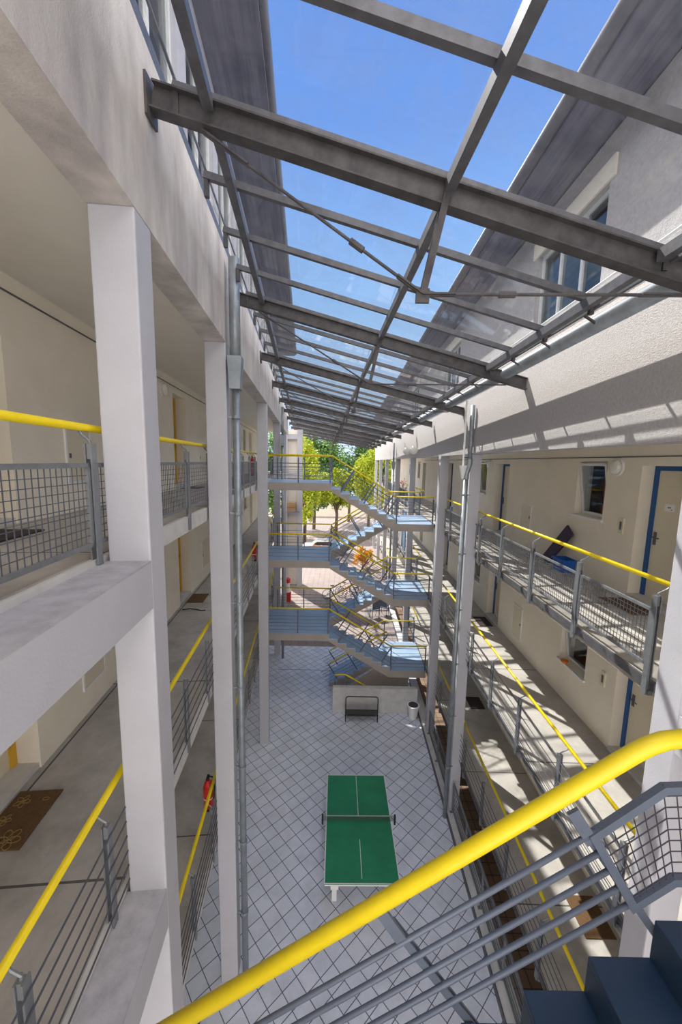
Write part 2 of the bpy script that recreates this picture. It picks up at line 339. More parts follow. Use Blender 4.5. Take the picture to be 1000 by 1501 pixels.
# upper storeys
lw = [(t, t + 1.15, 12.15, 13.65) for t in [-1.2 + 1.45 * k for k in range(13)]]
wall('wall_left_upper', 'L', -1.5, -1.26, -4, 18.2, 11.0, 13.95, lw, white)
for a, b, c, d in lw: window('L', -1, -1.26, a, b, c, d, panes=2, depth=.08, sill=False)
struct('trim_left_upper', MB().box(-1.26, -1.12, -4, 18.2, 11.88, 12.0), galv, 'L')
struct('wall_left_upper_end', MB().box(-6.5, -1.26, 18.0, 18.2, 11.0, 13.95), white, 'L')
struct('ceiling_left_eaves', MB().box(-6.8, -.55, -4.5, 18.8, 13.95, 14.1), soffw, 'L')
struct('trim_left_eaves', MB().tube([(-.53, -4.5, 14.08), (-.53, 18.8, 14.08)], .08, 12), roofg, 'L', smooth=True)
rw = [(4.7, 6.3, 11.15, 12.2), (10.3, 11.9, 11.15, 12.2), (-1.0, .6, 11.15, 12.2), (15.9, 17.5, 11.15, 12.2), (21.5, 23.1, 11.15, 12.2)]
wall('wall_right_upper', 'R', 2.85, 3.09, -4, TEND_R, 10.85, 12.7, rw, rough_r)
for a, b, c, d in rw: window('R', 1, 2.85, a, b, c, d, panes=3, depth=.10, sill=False)
for k, (a, b, c, d) in enumerate(rw): struct('trim_%d' % (60 + k), MB().box(2.82, 2.855, a - .1, b + .1, d + .0, d + .22), cream, 'R')
struct('ceiling_right_eaves', MB().box(2.26, 8.6, -4.5, TEND_R + .5, 12.72, 12.86), soffw, 'R')
struct('trim_right_eaves', MB().tube([(2.24, -4.5, 12.84), (2.24, TEND_R + .5, 12.84)], .09, 12), roofg, 'R', smooth=True)
struct('trim_right_ledge', MB().prism([(2.76, 10.72), (2.85, 10.76), (2.85, 10.70)], -4, TEND_R), cream, 'R')
for i in range(3): struct('trim_left_upper_rail_%d' % (i + 1), MB().box(-1.22, -1.20, -4, 18.2, 12.2 + i * .25, 12.225 + i * .25), galv, 'L') if i == 1 else None
struct('trim_right_upper_rail', MB().tube([(2.74, -4, 11.05), (2.74, TEND_R, 11.05)], .014, 6), whitep, 'R')
# far end of the left wing: a wall facing the yard with slabs and posts
struct('wall_far_left', MB().box(-4.1, -2.85, 27.0, 27.25, 0, 11.2), cream)
for k, (x, w_) in enumerate(((-4.0, .36), (-2.95, .36))):
    solo('concrete_column', ['white column at the far end of the yard, left of the infill panel', 'white column at the far end of the yard, right of the infill panel'][k], 'column',
         MB().box(-w_ / 2, w_ / 2, -.15, .15, 0, 11.2), white, 'W', (x, 26.8, 0))
for k, z in enumerate((2.7, 5.4, 8.1, 10.8)): struct('trim_%d' % (70 + k), MB().box(-3.82, -3.13, 26.75, 27.0, z - .25, z + .1), white)

# concrete columns and near beams
lcol = [(2.79, 'nearest column on the left, standing in front of the camera'), (5.61, 'second column on the left, with the fat drainpipe beside it'),
        (11.22, 'third column on the left, in front of the stair landings'), (16.8, 'fourth column on the left, half hidden behind the stair landings'), (22.3, 'fifth column on the left, close to the far yard wall')]
for t, lb in lcol: solo('concrete_column', 'tall white square concrete column, ' + lb, 'column', MB().box(-.145, .145, -.0, .27, 0, 10.66), white, 'L', (-1.26, t, 0), bevel=.012)
rcol = [(2.97, 'big sunlit one at the right edge beside the near stair'), (8.84, 'second on the right, with the drainpipe in front'), (11.68, 'third on the right, beside the stair landings'),
        (17.3, 'fourth on the right, behind the stair'), (22.4, 'fifth on the right, beside the far drainpipe'), (28.6, 'sixth on the right, against the trees'), (34.0, 'seventh on the right, against the trees'), (39.6, 'farthest on the right')]
for t, lb in rcol: solo('concrete_column', 'white square concrete column, ' + lb, 'column', MB().box(-.13, .13, 0, .27, 0.12, 9.28), white, 'R', (2.96, t, 0), bevel=.012)
for z, lb in ((8.31, 'at top gallery level'), (5.54, 'at middle gallery level'), (2.79, 'at lowest gallery level')):
    b = thing('concrete_beam', 'thick white concrete beam running to the nearest left column ' + lb, 'beam', 'L', (-1.26, -4, z))
    part('beam_side', MB().box(-.17, .145, 0, 6.79, -.36, -.012), white, b); part('beam_top', MB().box(-.17, .145, 0, 6.79, -.012, 0), beamtop, b, label='dusty grey top face')
for z, lb in ((6.99, 'top gallery'), (4.22, 'middle gallery'), (1.47, 'lowest gallery')):
    solo('concrete_beam', 'white concrete beam behind the big right column at %s level' % lb, 'beam', MB().box(-.13, .13, 0, 6.97, -.34, 0), white, 'R', (2.96, -4, z))
struct('trim_floor_joint', MB().box(-2.6, 2.9, 15.45, 15.475, -.01, .004), railm)
struct('trim_curb', MB().box(2.735, 2.76, -4, 27, 0.0, .125), galv, 'R')

# ---------------------------------------------------------------- glass roof
NB = 11; Y0, DY = 3.0, 3.28
ry = [Y0 + DY * (k - 1) for k in range(NB + 1)]           # rafter lines; the first is behind the camera
def rtop(x, Y):
    a, b = wallx(Y), 2.95; return 11.64 + (10.42 - 11.64) * (x - a) / (b - a)
def midx(Y): return (wallx(Y) + 2.95) / 2 - .05
ordn = ['behind the camera', 'nearest the camera', 'second from the camera', 'third from the camera', 'fourth from the camera', 'fifth from the camera', 'sixth from the camera',
        'seventh from the camera', 'eighth from the camera', 'ninth from the camera', 'tenth from the camera', 'farthest from the camera']
for k, Y in enumerate(ry):
    xl, xr = wallx(Y) + .02, 2.95
    t = thing('roof_truss', 'inclined grey steel roof beam with tie rods under the glass, ' + ordn[k], 'roof beam', 'W', (0, Y, 0), 'roof trusses')
    dz = .085
    part('rafter', MB().ibeam((xl, 0, rtop(xl, Y) - dz), (xr, 0, rtop(xr, Y) - dz), .17, .10), galvd, t)
    part('end_plate', MB().box(xl - .02, xl, -.08, .08, rtop(xl, Y) - .24, rtop(xl, Y) + .02), galvd, t)
    part('end_plate', MB().box(xr, xr + .015, -.06, .06, rtop(xr, Y) - .19, rtop(xr, Y) + .01), galvd, t)
    xm = midx(Y); zt = rtop(xm, Y) - .03; bx_, bz = xm - .15, zt - .72
    st = MB()
    for s in (-1, 1): st.bar((xm, s * .055, zt), (bx_, s * .022, bz), .014, .05, (1, 0, 0))
    st.box(bx_ - .05, bx_ + .05, -.012, .012, bz - .06, bz + .04); part('strut', st, galvd, t)
    for (ex, tn) in ((xl + .35, .35), (xr - .35, .35)):
        ez = rtop(ex, Y) - .19; p = Vector((bx_, 0, bz)); q = Vector((ex, 0, ez)); d = q - p
        rod = part('tie_rod', MB().tube([p, q], .0115, 8), galvd, t)
        for nme, tb in (('turnbuckle', MB().tube([p + d * .28, p + d * .34], .024, 8)), ('gusset_plate', MB().bar(p, p + d * .12, .012, .06, (0, 1, 0))), ('gusset_plate', MB().bar(q - d * .2, q, .012, .055, (0, 1, 0)))):
            o = mk(nme, tb, galvd); o.parent = rod
for k in range(NB):
    Ya, Yb = ry[k], ry[k + 1]
    names = ['above and behind the camera', 'between the first and second trusses', 'between the second and third trusses', 'between the third and fourth trusses', 'between the fourth and fifth trusses', 'between the fifth and sixth trusses',
             'between the sixth and seventh trusses', 'between the seventh and eighth trusses', 'between the eighth and ninth trusses', 'between the ninth and tenth trusses', 'at the far end of the roof']
    t = thing('roof_glazing', 'panes of clear roof glass on grey steel glazing bars, ' + names[k], 'glass roof', 'W', (0, Ya, 0), 'glass roof bays')
    for f, nm in (('l', 'left'), ('m', 'middle'), ('r', 'right')):
        def px(Y): return {'l': wallx(Y) + .43, 'm': midx(Y), 'r': 2.27}[f]
        part('purlin', MB().bar((px(Ya), .06, rtop(px(Ya), Ya) - .05), (px(Yb), DY - .06, rtop(px(Yb), Yb) - .05), .07, .085), galv, t)
    for j in range(4):
        Y = Ya + DY * j / 4; xl, xr = wallx(Y) + .17, 2.36
        part('glazing_bar', MB().bar((xl, Y - Ya, rtop(xl, Y) + .025), (xr, Y - Ya, rtop(xr, Y) + .025), .05, .06), galv, t)
        part('stand_off', MB().box(xr - .04, xr, Y - Ya - .02, Y - Ya + .02, rtop(xr, Y) - .10, rtop(xr, Y)).box(xl, xl + .04, Y - Ya - .02, Y - Ya + .02, rtop(xl, Y) - .16, rtop(xl, Y)), galvd, t)
        Yc = Y + DY / 4; c = []
        for zz in (.058, .066):
            for (xx, yy) in ((xl - .02, Y), (xr + .05, Y), (xr + .05, Yc), (wallx(Yc) + .15, Yc)): c.append((xx, yy - Ya, rtop(xx, yy) + zz))
        part('glass_pane', MB().add(c, [(0, 3, 2, 1), (4, 5, 6, 7), (0, 1, 5, 4), (1, 2, 6, 5), (2, 3, 7, 6), (3, 0, 4, 7)]), roofglass, t)
g = thing('rain_gutter', 'long grey round gutter along the low right edge of the glass roof', 'gutter', 'W', (0, 0, 0))
def gx(Y): return 2.58
part('gutter_trough', MB().tube([(gx(-.3), -.3, rtop(2.58, 0) - .03), (gx(20), 20, rtop(2.58, 20) - .03), (gx(36), 36, rtop(2.58, 36) - .03)], .085, 12), zinc, g, smooth=True)
part('edge_rail', MB().bar((2.38, -.3, rtop(2.38, 0) - .03), (2.38, 36, rtop(2.38, 36) - .03), .03, .035), galv, g)
for k in range(30):
    y = -.1 + k * .82 * 1.0
    part('gutter_bracket', MB().bar((2.38, y, rtop(2.38, y) - .03), (2.56, y, rtop(2.5, y) - .10), .02, .02), galvd, g)

# ---------------------------------------------------------------- drainpipes
def pipe(F, x, t, ztop, zhop, zbot, r, r2, label, hopper='box', offx=0.0):
    p = thing('drainpipe', label, 'drainpipe', F, (x, t, 0))
    part('upper_pipe', MB().tube([(offx, 0, ztop), (offx, 0, zhop + .2)], r2, 14), zinc, p, smooth=True)
    if hopper == 'box': hp = MB().prism([(-.10 + offx, zhop + .22), (.10 + offx, zhop + .22), (.07, zhop - .22), (-.07, zhop - .22)], -.10, .10)
    else: hp = MB().tube([(offx, 0, zhop + .22), (offx, 0, zhop + .12), (0, 0, zhop - .12), (0, 0, zhop - .24)], r * 1.2, 14)
    part('hopper_head', hp, zinc, p)
    part('lower_pipe', MB().tube([(0, 0, zhop - .2), (0, 0, zbot)], r, 14), zinc, p, smooth=True)
    z = zhop - .6
    while z > zbot + .3:
        part('pipe_clamp', MB().lathe([(r * 1.22, z - .02), (r * 1.22, z + .02)], n=14).box(-.015 if F == 'R' else -.115, .12 if F == 'R' else .015, -.01, .01, z - .012, z + .012), zinc, p); z -= 1.38
    return p
pipe('L', -.99, 5.64, 11.75, 10.25, 0.0, .052, .075, 'fat zinc drainpipe with a hopper head beside the second left column')
pipe('L', -.99, 16.6, 11.3, 9.9, 0.0, .055, .055, 'thin grey drainpipe beside the fourth left column, passing the stair landings')
rpipe = pipe('R', 2.70, 8.70, 10.35, 8.95, 0.0, .055, .05, 'grey drainpipe in front of the second right column, bent below its head', 'bend', .06)
pipe('R', 2.70, 22.6, 10.2, 8.9, 0.0, .055, .05, 'far grey drainpipe before the fifth right column')
fn = part('rain_funnel', MB().lathe([(.02, 0), (.03, .02), (.09, .30), (.085, .30)], n=16).tube([(0, 0, .28), (0, 0, 1.70)], .022, 8), whitep, rpipe, label='white funnel on a thin pipe'); fn.location = (-.14, -.2, 8.72)
part('strap', MB().bar((-.14, -.2, 9.2), (0, 0, 9.2), .02, .02), galv, rpipe)
for (t, z) in ((15.4, 9.57), (17.2, 9.59)):
    solo('globe_lamp', 'round white globe lamp on the right fascia, %s of the far pair' % ('nearer' if t < 16 else 'farther'), 'lamp', MB().lathe([(.03, -.17), (.13, -.12), (.18, 0), (.13, .12), (.03, .17)], n=16).box(.1, .2, -.03, .03, -.04, .04), opal, 'R', (2.63, t, z), smooth=True)

# ---------------------------------------------------------------- railings
def post_mb(h, below, side):
    mb = MB(); mb.box(-.025, -.014, -.030, .030, -below, h).box(.014, .025, -.030, .030, -below, h); mb.box(-.012, .012, -.02, .02, -below, -below + .16).box(-.012, .012, -.02, .02, h - .1, h)
    mb.box(min(0, side * .05), max(0, side * .05), -.04, .04, -below, -below + .05)
    return mb
def mesh_panel(t0, t1, z0, z1, step=.05, wr=.0022):
    fr = MB(); w = .03
    fr.box(-.012, .012, t0, t1, z1 - w, z1).box(-.012, .012, t0, t1, z0, z0 + w).box(-.012, .012, t0, t0 + w, z0, z1).box(-.012, .012, t1 - w, t1, z0, z1)
    g_ = MB(); n = max(1, round((t1 - t0 - 2 * w) / step)); m_ = max(1, round((z1 - z0 - 2 * w) / step))
    for k in range(1, n): a = t0 + w + (t1 - t0 - 2 * w) * k / n; g_.box(-wr, wr, a - wr, a + wr, z0 + w, z1 - w)
    for k in range(1, m_): a = z0 + w + (z1 - z0 - 2 * w) * k / m_; g_.box(-wr, wr, t0 + w, t1 - w, a - wr, a + wr)
    return fr, g_
def railing(F, side, xp, xr, zf, h, posts, T0, T1, kind, label, zmesh=(.12, .68)):
    """side: direction from post towards the gallery (-1 left wing, +1 right wing)"""
    r = thing('gallery_railing', label, 'railing', F, (xp, T0, zf)); hp = h - .11
    hr = MB(); dx = xr - xp; hr.tube([(dx, 0, h), (dx, T1 - T0, h)], .026, 12); part('handrail', hr, yellow, r, smooth=True, label='yellow painted tube')
    for t in posts:
        p = part('post', post_mb(hp, .16, side), railm, r); p.location = (0, t - T0, 0)
        b = mk('bracket', MB().tube([(0, 0, hp - .03), (0, .0, hp + .02), (dx * .6 + side * .01, 0, h - .05), (dx, 0, h - .02)], .009, 6), railm); b.parent = p
    if kind == 'mesh':
        seg = sorted([T0 + .04] + [t for t in posts if T0 + .1 < t < T1 - .1] + [T1 - .04])
        for a, b in zip(seg, seg[1:]):
            if b - a < .2: continue
            fr, wi = mesh_panel(a - T0 + .035, b - T0 - .035, zmesh[0], zmesh[1])
            f = part('panel_frame', fr, railm, r); w_ = mk('wire_mesh', wi, cablem); w_.parent = f
    else:
        n = 6
        for k in range(n):
            z = .06 + (hp - .14) * k / (n - 1); part('rail_bar', MB().tube([(-side * .03, 0, z), (-side * .03, T1 - T0, z)], .0065, 6), cablem, r)
    return r
lp = [2.69 + 1.03 * k for k in range(-5, 22)]; rp = [3.60 + 1.235 * k for k in range(0, 25)]
for i, z in enumerate(LZ):
    kd = 'mesh' if i == 0 else 'bars'
    sh = 0 if i == 0 else -.09
    zz = z + (-.02 if i == 0 else 0)
    railing('L', -1, -1.43, -1.49, zz, 9.265 - LZ[0] + .0, [t for t in lp if t < 13.1] if i == 0 else [-1.3, -.3, .72, 1.74, 2.57, 3.45] + [4.41 + .99 * k for k in range(9)], -2.4, 13.15, kd, 'yellow-topped railing on the %s left gallery, this side of the stair' % LN[i], (.11, .67))
    railing('L', -1, -1.43, -1.49, zz, .905, [t for t in lp if 15.7 < t < TEND_L], 15.6, TEND_L, kd, 'yellow-topped railing on the %s left gallery, beyond the stair' % LN[i], (.11, .67))
for i, z in enumerate(RZ):
    kd = 'mesh' if i == 0 else 'bars'
    T0 = 3.45 if i < 1 else (3.4 if i == 1 else -2)
    ps = [t for t in rp if t < 13] if i < 2 else [3.6 - 1.235 * k for k in (4, 3, 2, 1)] + [t for t in rp if t < 13]
    railing('R', 1, 3.05, 3.16, z, .976, ps, T0, 13.0, kd, 'yellow-topped railing on the %s right gallery, this side of the stair' % LN[i], (.13, .72))
    railing('R', 1, 3.05, 3.16, z, .976, [t for t in rp if 15.7 < t < 33], 15.6, 33, kd, 'yellow-topped railing on the %s right gallery, beyond the stair' % LN[i], (.13, .72))
# low barrier railings on the ground-floor kerb, one per column bay
for (a, b, lb) in ((3.4, 8.75, 'between the near and second right columns'), (9.2, 11.6, 'between the second and third right columns')):
    r = thing('kerb_railing', 'low dark grey railing on the ground-floor kerb ' + lb, 'railing', 'R', (2.90, a, .12)); L_ = b - a
    part('top_rail', MB().box(-.02, .02, 0, L_, .78, .81), railm, r); part('bottom_rail', MB().box(-.015, .015, 0, L_, .08, .11), railm, r)
    n = int(L_ / 1.3) + 1
    for k in range(n + 1):
        y = .03 + (L_ - .06) * k / n; part('post', MB().box(-.02, .02, y - .02, y + .02, -.0, .78).box(-.07, .02, y - .03, y + .03, -.0, .012), railm, r)
    for k in range(5): part('rail_bar', MB().box(-.006, .006, 0, L_, .20 + .115 * k, .212 + .115 * k), railm, r)

# ---------------------------------------------------------------- the far staircase
XL_, XR_ = -.35, 1.92
FY, BY = (13.08, 14.18), (14.28, 15.38)
def bars_and_posts(r, pts_low, y, h=.93, perp=True, inner=1):
    """rail over a polyline of (x, z) at depth y"""
def stair_rail(r, a, b, y, flat=False):
    """a, b: (x, z) nosing line; posts at right angles to the slope"""
    A, B = Vector((a[0], y, a[1])), Vector((b[0], y, b[1])); d = (B - A).normalized(); nrm = Vector((-d.z, 0, d.x)); nrm = nrm if nrm.z > 0 else -nrm
    up = Vector((0, 0, .95)) if True else nrm
    part('handrail', MB().tube([A + up, B + up], .026, 10), yellow, r, smooth=True)
    L_ = (B - A).length; n = 1 if flat and L_ < 1.5 else (2 if flat else 3)
    for k in range(n + 1) if flat else range(n):
        f_ = (k / n * .96 + .02) if flat else (k + .5) / n; P = A.lerp(B, f_)
        hh = .86 if flat else .80
        part('post', MB().bar(P - nrm * (.16 if not flat else .14), P + nrm * hh, .045, .014, (0, 1, 0)).tube([P + nrm * (hh - .04), P + nrm * (hh + .07)], .009, 6), slate, r)
    for k in range(5):
        o_ = nrm * (.14 + .13 * k); part('rail_bar', MB().tube([A + o_, B + o_], .008, 6), slate, r)
def landing(name_, poly, z, fy, by, x0, x1, label):
    r = thing('stair_landing', label, 'stair landing', 'W', (0, 0, 0))
    part('deck', MB().prism(poly, z - .04, z, 'z'), bluest, r)
    for y in (fy, by): part('edge_beam', MB().box(x0, x1, y - .012, y + .012, z - .26, z - .005), taupe, r)
    for y, s in ((fy + .03, 1), (by - .03, -1)): stair_rail(r, (x0, z), (x1, z), y, True)
    return r
def lx(Y): return wallx(Y) - .31
def rx_(Y): return 3.06 + .0156 * Y
for i, z in enumerate((8.30, 5.54, 2.80)):
    landing('', [(lx(FY[0]), FY[0]), (XL_, FY[0]), (XL_, BY[1]), (lx(BY[1]), BY[1])], z, FY[0], BY[1], lx(FY[0]) + .02, XL_, 'pale blue steel landing joining the stair to the %s left gallery' % LN[i])
for i, z in enumerate((6.93, 4.18, 1.43)):
    landing('', [(XR_, FY[0]), (rx_(FY[0]), FY[0]), (rx_(BY[1]), BY[1]), (XR_, BY[1])], z, FY[0], BY[1], XR_, rx_(FY[0]) - .02, 'pale blue steel landing joining the stair to the %s right gallery' % LN[i])
def flight(y0, y1, xa, za, xb, zb, label, treadm, strm=taupe, n=8, rails=(True, True)):
    """from (xa,za) high to (xb,zb) low"""
    r = thing('stair_flight', label, 'staircase', 'W', (0, 0, 0)); dx = (xb - xa) / (n - 1); dz = (za - zb) / n; s = 1 if dx > 0 else -1
    for k in range(n - 1):
        x = xa + dx * k; z = za - dz * (k + 1)
        part('step', MB().box(min(x - .012 * s, x + dx), max(x - .012 * s, x + dx), y0, y1, z - .03, z).box(min(x - .012 * s, x), max(x - .012 * s, x), y0, y1, z, z + dz - .03), treadm, r)
    x = xb; part('riser', MB().box(min(xb - .012 * s, xb), max(xb - .012 * s, xb), y0, y1, zb, zb + dz - .03), treadm, r)
    for y in (y0 + .01, y1 - .01):
        pts = [(xa - .0, za - .02)]
        for k in range(n - 1):
            xx = xa + dx * k; z = za - dz * (k + 1); pts += [(xx, z - .03), (xx + dx, z - .03)]
        pts += [(xb, zb - .03), (xb, zb - .26), (xb - .05 * s, zb - .26), (xa, za - .29)]
        # plate under the saw-tooth
        part('stringer', MB().prism(pts, y - .008, y + .008), strm, r)
    for y, on in ((y0 + .02, rails[0]), (y1 - .02, rails[1])):
        if on: stair_rail(r, (xa, za), (xb, zb), y)
    return r
LL, RR = (8.30, 5.54, 2.80), (6.93, 4.18, 1.43)
nm = ['upper', 'middle', 'lowest']
for i in range(3):
    flight(FY[0], FY[1], XL_, LL[i], XR_, RR[i], 'front %s flight of blue steps dropping from left landing to right landing' % nm[i], bluest)
for i in range(3):
    flight(BY[0], BY[1], XR_, RR[i], XL_, LL[i + 1] if i < 2 else 0.03, 'rear %s flight of blue steps dropping from right to left' % nm[i] + (' down to the tiled floor' if i == 2 else ''), bluest)
solo('yard_wall', 'low pale concrete wall in front of the stair foot', 'wall', MB().box(-.18, 2.9, -.1, .1, 0, .95), kerbm, 'W', (0, 12.78, 0), bevel=.01)
solo('understair_panel', 'flat beige panel closing the space beneath the lowest stair flights', 'panel', MB().prism([(.35, .0), (1.55, .92), (2.02, .62), (2.85, .62), (2.85, 0)], -.02, .02), mat('beige_board', (.72, .60, .50), .7, var=.08), 'W', (0, 14.225, 0))
hb = thing('basement_handrail', 'short yellow handrail dropping behind the low pale wall', 'handrail', 'W', (0, 12.95, 0))
part('handrail', MB().tube([(-.12, 0, 1.30), (.28, 0, 1.32), (1.15, 0, .82)], .026, 10), yellow, hb, smooth=True)
for x, z in ((-.10, 1.29), (.30, 1.30)): part('post', MB().box(x - .02, x + .02, -.01, .01, 0, z), slate, hb)

# ---------------------------------------------------------------- the near staircase, under the camera
ns = thing('stair_flight', 'near dark blue steps rising to the right below the camera', 'staircase', 'W', (0, 0, 0))
SY0, SY1 = .30, 1.40
for k in range(-6, 2):
    x0 = .86 + .27 * k; z = 6.72 + .187 * k
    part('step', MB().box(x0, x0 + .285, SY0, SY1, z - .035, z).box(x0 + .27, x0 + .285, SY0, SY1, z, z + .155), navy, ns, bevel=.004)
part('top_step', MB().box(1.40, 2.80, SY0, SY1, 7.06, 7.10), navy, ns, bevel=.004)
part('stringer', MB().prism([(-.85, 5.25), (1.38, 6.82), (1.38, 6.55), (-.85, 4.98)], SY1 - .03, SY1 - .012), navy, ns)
RY = 1.40
nr = thing('stair_railing', 'close-up yellow handrail with slate bars slanting across the foreground', 'railing', 'W', (0, RY, 0))
part('handrail', MB().tube([(-1.15, 0, 6.17), (1.22, 0, 7.90), (1.27, 0, 7.93), (1.33, 0, 7.955), (1.40, 0, 7.965), (2.6, 0, 7.99)], .0345, 24), yellow, nr, smooth=True)
sd = Vector((.69, 0, .50)).normalized(); sn = Vector((-sd.z, 0, sd.x))
a1, b1 = Vector((1.055, 0, 7.50)), Vector((1.235, 0, 7.145))
for k in range(5):
    q = a1.lerp(b1, k / 4); L_ = 2.6
    part('rail_bar', MB().tube([q - sd * L_, q + sd * .055], .0115, 12), slate, nr, smooth=True)
for q, nme in (((.26, 0, 7.03), 0), ((-.75, 0, 6.29), 1), ((1.045, 0, 7.535), 2)):
    q = Vector(q); e_ = q - sn * .85; o_ = Vector((0, .02, 0))
    p = part('post', MB().bar(q + o_ + Vector((0, -.008, 0)), e_ + o_ + Vector((0, -.008, 0)), .034, .008, (0, 1, 0)).bar(q + o_ + Vector((0, .014, 0)), e_ + o_ + Vector((0, .014, 0)), .034, .008, (0, 1, 0)), slate, nr)
    b = mk('bracket', MB().bar(q + Vector((-.055, .0, .09)), q - sn * .07, .05, .016, (0, 1, 0)), slate); b.parent = p
# wire-mesh panel of the landing, a parallelogram that bends flat at the top of the steps
P = [Vector(p) for p in ((1.065, 0, 7.515), (1.36, 0, 7.755), (1.50, 0, 7.80), (2.3, 0, 7.80), (2.3, 0, 7.31), (1.50, 0, 7.31), (1.455, 0, 7.285), (1.29, 0, 7.145))]
P = [Vector(p) for p in ((1.065, 0, 7.515), (1.35, 0, 7.755), (2.3, 0, 7.80), (2.3, 0, 7.30), (1.46, 0, 7.285), (1.29, 0, 7.145))]
pf = MB(); inn = []
for k in range(6):
    a_, b_, c_ = P[k - 1], P[k], P[(k + 1) % 6]; d1, d2 = (b_ - a_).normalized(), (c_ - b_).normalized()
    n1, n2 = Vector((d1.z, 0, -d1.x)), Vector((d2.z, 0, -d2.x)); h_ = (n1 + n2).normalized(); inn.append(b_ + h_ * (.036 / max(.3, h_.dot(n1))))
vv = [q + Vector((0, y, 0)) for y in (-.015, .015) for q in P + inn]
for k in range(6):
    m_ = (k + 1) % 6
    pf.add([vv[k], vv[m_], vv[6 + m_], vv[6 + k], vv[12 + k], vv[12 + m_], vv[18 + m_], vv[18 + k]], [(0, 1, 2, 3), (7, 6, 5, 4), (0, 4, 5, 1), (3, 2, 6, 7)])
fr_ = part('mesh_panel', pf, slate, nr)
wm = MB(); ud = (P[1] - P[0]).normalized(); e0 = P[5] - P[0]; hgt = e0.length; vd = e0.normalized()
for k in range(1, 9):
    o_ = e0 * (k / 9); wm.tube([P[0] + o_, P[1].lerp(P[4], k / 9), P[2].lerp(P[3], k / 9)], .0025, 6)
for k in range(1, 8):
    a = P[0].lerp(P[1], k / 7.6); b_ = P[5].lerp(P[4], k / 7.6) if True else a + vd * hgt
    a = P[0] + (P[1] - P[0]) * (k / 7); b_ = P[5] + (P[4] - P[5]) * (k / 7)
    wm.tube([a, b_], .0025, 6)
for k in range(1, 18):
    f_ = k / 18; wm.tube([P[1].lerp(P[2], f_), P[4].lerp(P[3], f_)], .0025, 6)
o = mk('wire_mesh', wm, mat('dark_wire', (.045, .04, .06), .5)); o.parent = fr_

# ---------------------------------------------------------------- table tennis table
tt = thing('table_tennis_table', 'green table tennis table standing on the tiled yard floor', 'table', 'W', (.55, 7.77, 0)); tt.rotation_euler = (0, 0, .012)
top = part('table_top', MB().box(-.7625, .7625, -1.32, 1.32, .745, .76), greenm, tt)
for s in (-1, 1):
    o = mk('edge_line', MB().box(s * .7625 - .02 * (s > 0), s * .7625 + .02 * (s < 0), -1.32, 1.32, .7602, .7618), whitep); o.parent = top
    o = mk('end_line', MB().box(-.7625, .7625, s * 1.32 - .02 * (s > 0), s * 1.32 + .02 * (s < 0), .7602, .7619), whitep); o.parent = top
    o = mk('centre_line', MB().box(-.006, .006, .12 if s > 0 else -1.22, 1.28 if s > 0 else -.42, .7602, .7615), whitep); o.parent = top
part('apron', MB().box(-.75, .75, -1.31, 1.31, .70, .744), whitep, tt)
for sx_ in (-1, 1):
    for sy in (-1, 1):
        part('leg', MB().box(sx_ * .55 - .05, sx_ * .55 + .05, sy * 1.0 - .05, sy * 1.0 + .05, 0, .70).box(sx_ * .55 - .08, sx_ * .55 + .08, sy * 1.2 - .1, sy * 1.2 + .1, .6, .70), whitep, tt)
nt = MB()
for k in range(93): x = -.83 + k * 1.66 / 92; nt.box(x - .0015, x + .0015, -.002, .002, .775, .91)
for k in range(8): z = .775 + k * .135 / 7; nt.box(-.83, .83, -.0015, .0015, z - .0015, z + .0015)
net = part('net', nt, netm, tt); part('net_tape', MB().box(-.83, .83, -.006, .006, .90, .915), mat('grey_tape', (.35, .36, .35), .7), tt)
for s in (-1, 1): part('net_post', MB().box(s * .84 - .02, s * .84 + .02, -.03, .03, .70, .925), black, tt)

# black trolley in front of the low wall
ct = thing('hand_trolley', 'black tube trolley frame on castors before the low pale wall', 'trolley', 'W', (.86, 12.2, 0))
def rr(x, z0, z1, y0=0, y1=0, r=.08):
    return [(-x, y0, z0), (-x, y1, z1 - r), (-x + r * .3, y1, z1 - r * .3), (-x + r, y1, z1), (x - r, y1, z1), (x - r * .3, y1, z1 - r * .3), (x, y1, z1 - r), (x, y0, z0)]
part('back_frame', MB().tube(rr(.56, .1, .95), .02, 8), black, ct, smooth=True)
part('cross_rail', MB().tube([(-.56, 0, .45), (.56, 0, .45)], .018, 8), black, ct); part('cross_rail', MB().tube([(-.56, 0, .25), (.56, 0, .25)], .018, 8), black, ct)
part('base_frame', MB().tube([(-.56, 0, .2), (-.56, .32, .2), (.56, .32, .2), (.56, 0, .2)], .018, 8).box(-.5, .5, .02, .3, .195, .205), black, ct)
part('mesh_back', MB().box(-.55, .55, .01, .014, .27, .44), netm, ct)
for x in (-.56, .56):
    for y in (0, .32): part('castor', MB().tube([(x - .015, y, .05), (x + .015, y, .05)], .05, 14).box(x - .012, x + .012, y - .012, y + .012, .05, .2), rubber, ct)
# round white drum at the right of the low wall
rd = thing('round_bin', 'small round white bin with a dark disc for its shaded opening beside the low wall', 'bin', 'W', (2.72, 12.5, 0))
part('bin_body', MB().lathe([(.15, 0), (.20, .42), (.23, .44), (.23, .48), (.19, .48)], n=24), whitep, rd); part('bin_shade_disc', MB().lathe([(.17, .482), (.17, .487)], n=24), darkg, rd)  # dark disc on the closed top stands in for the shade inside

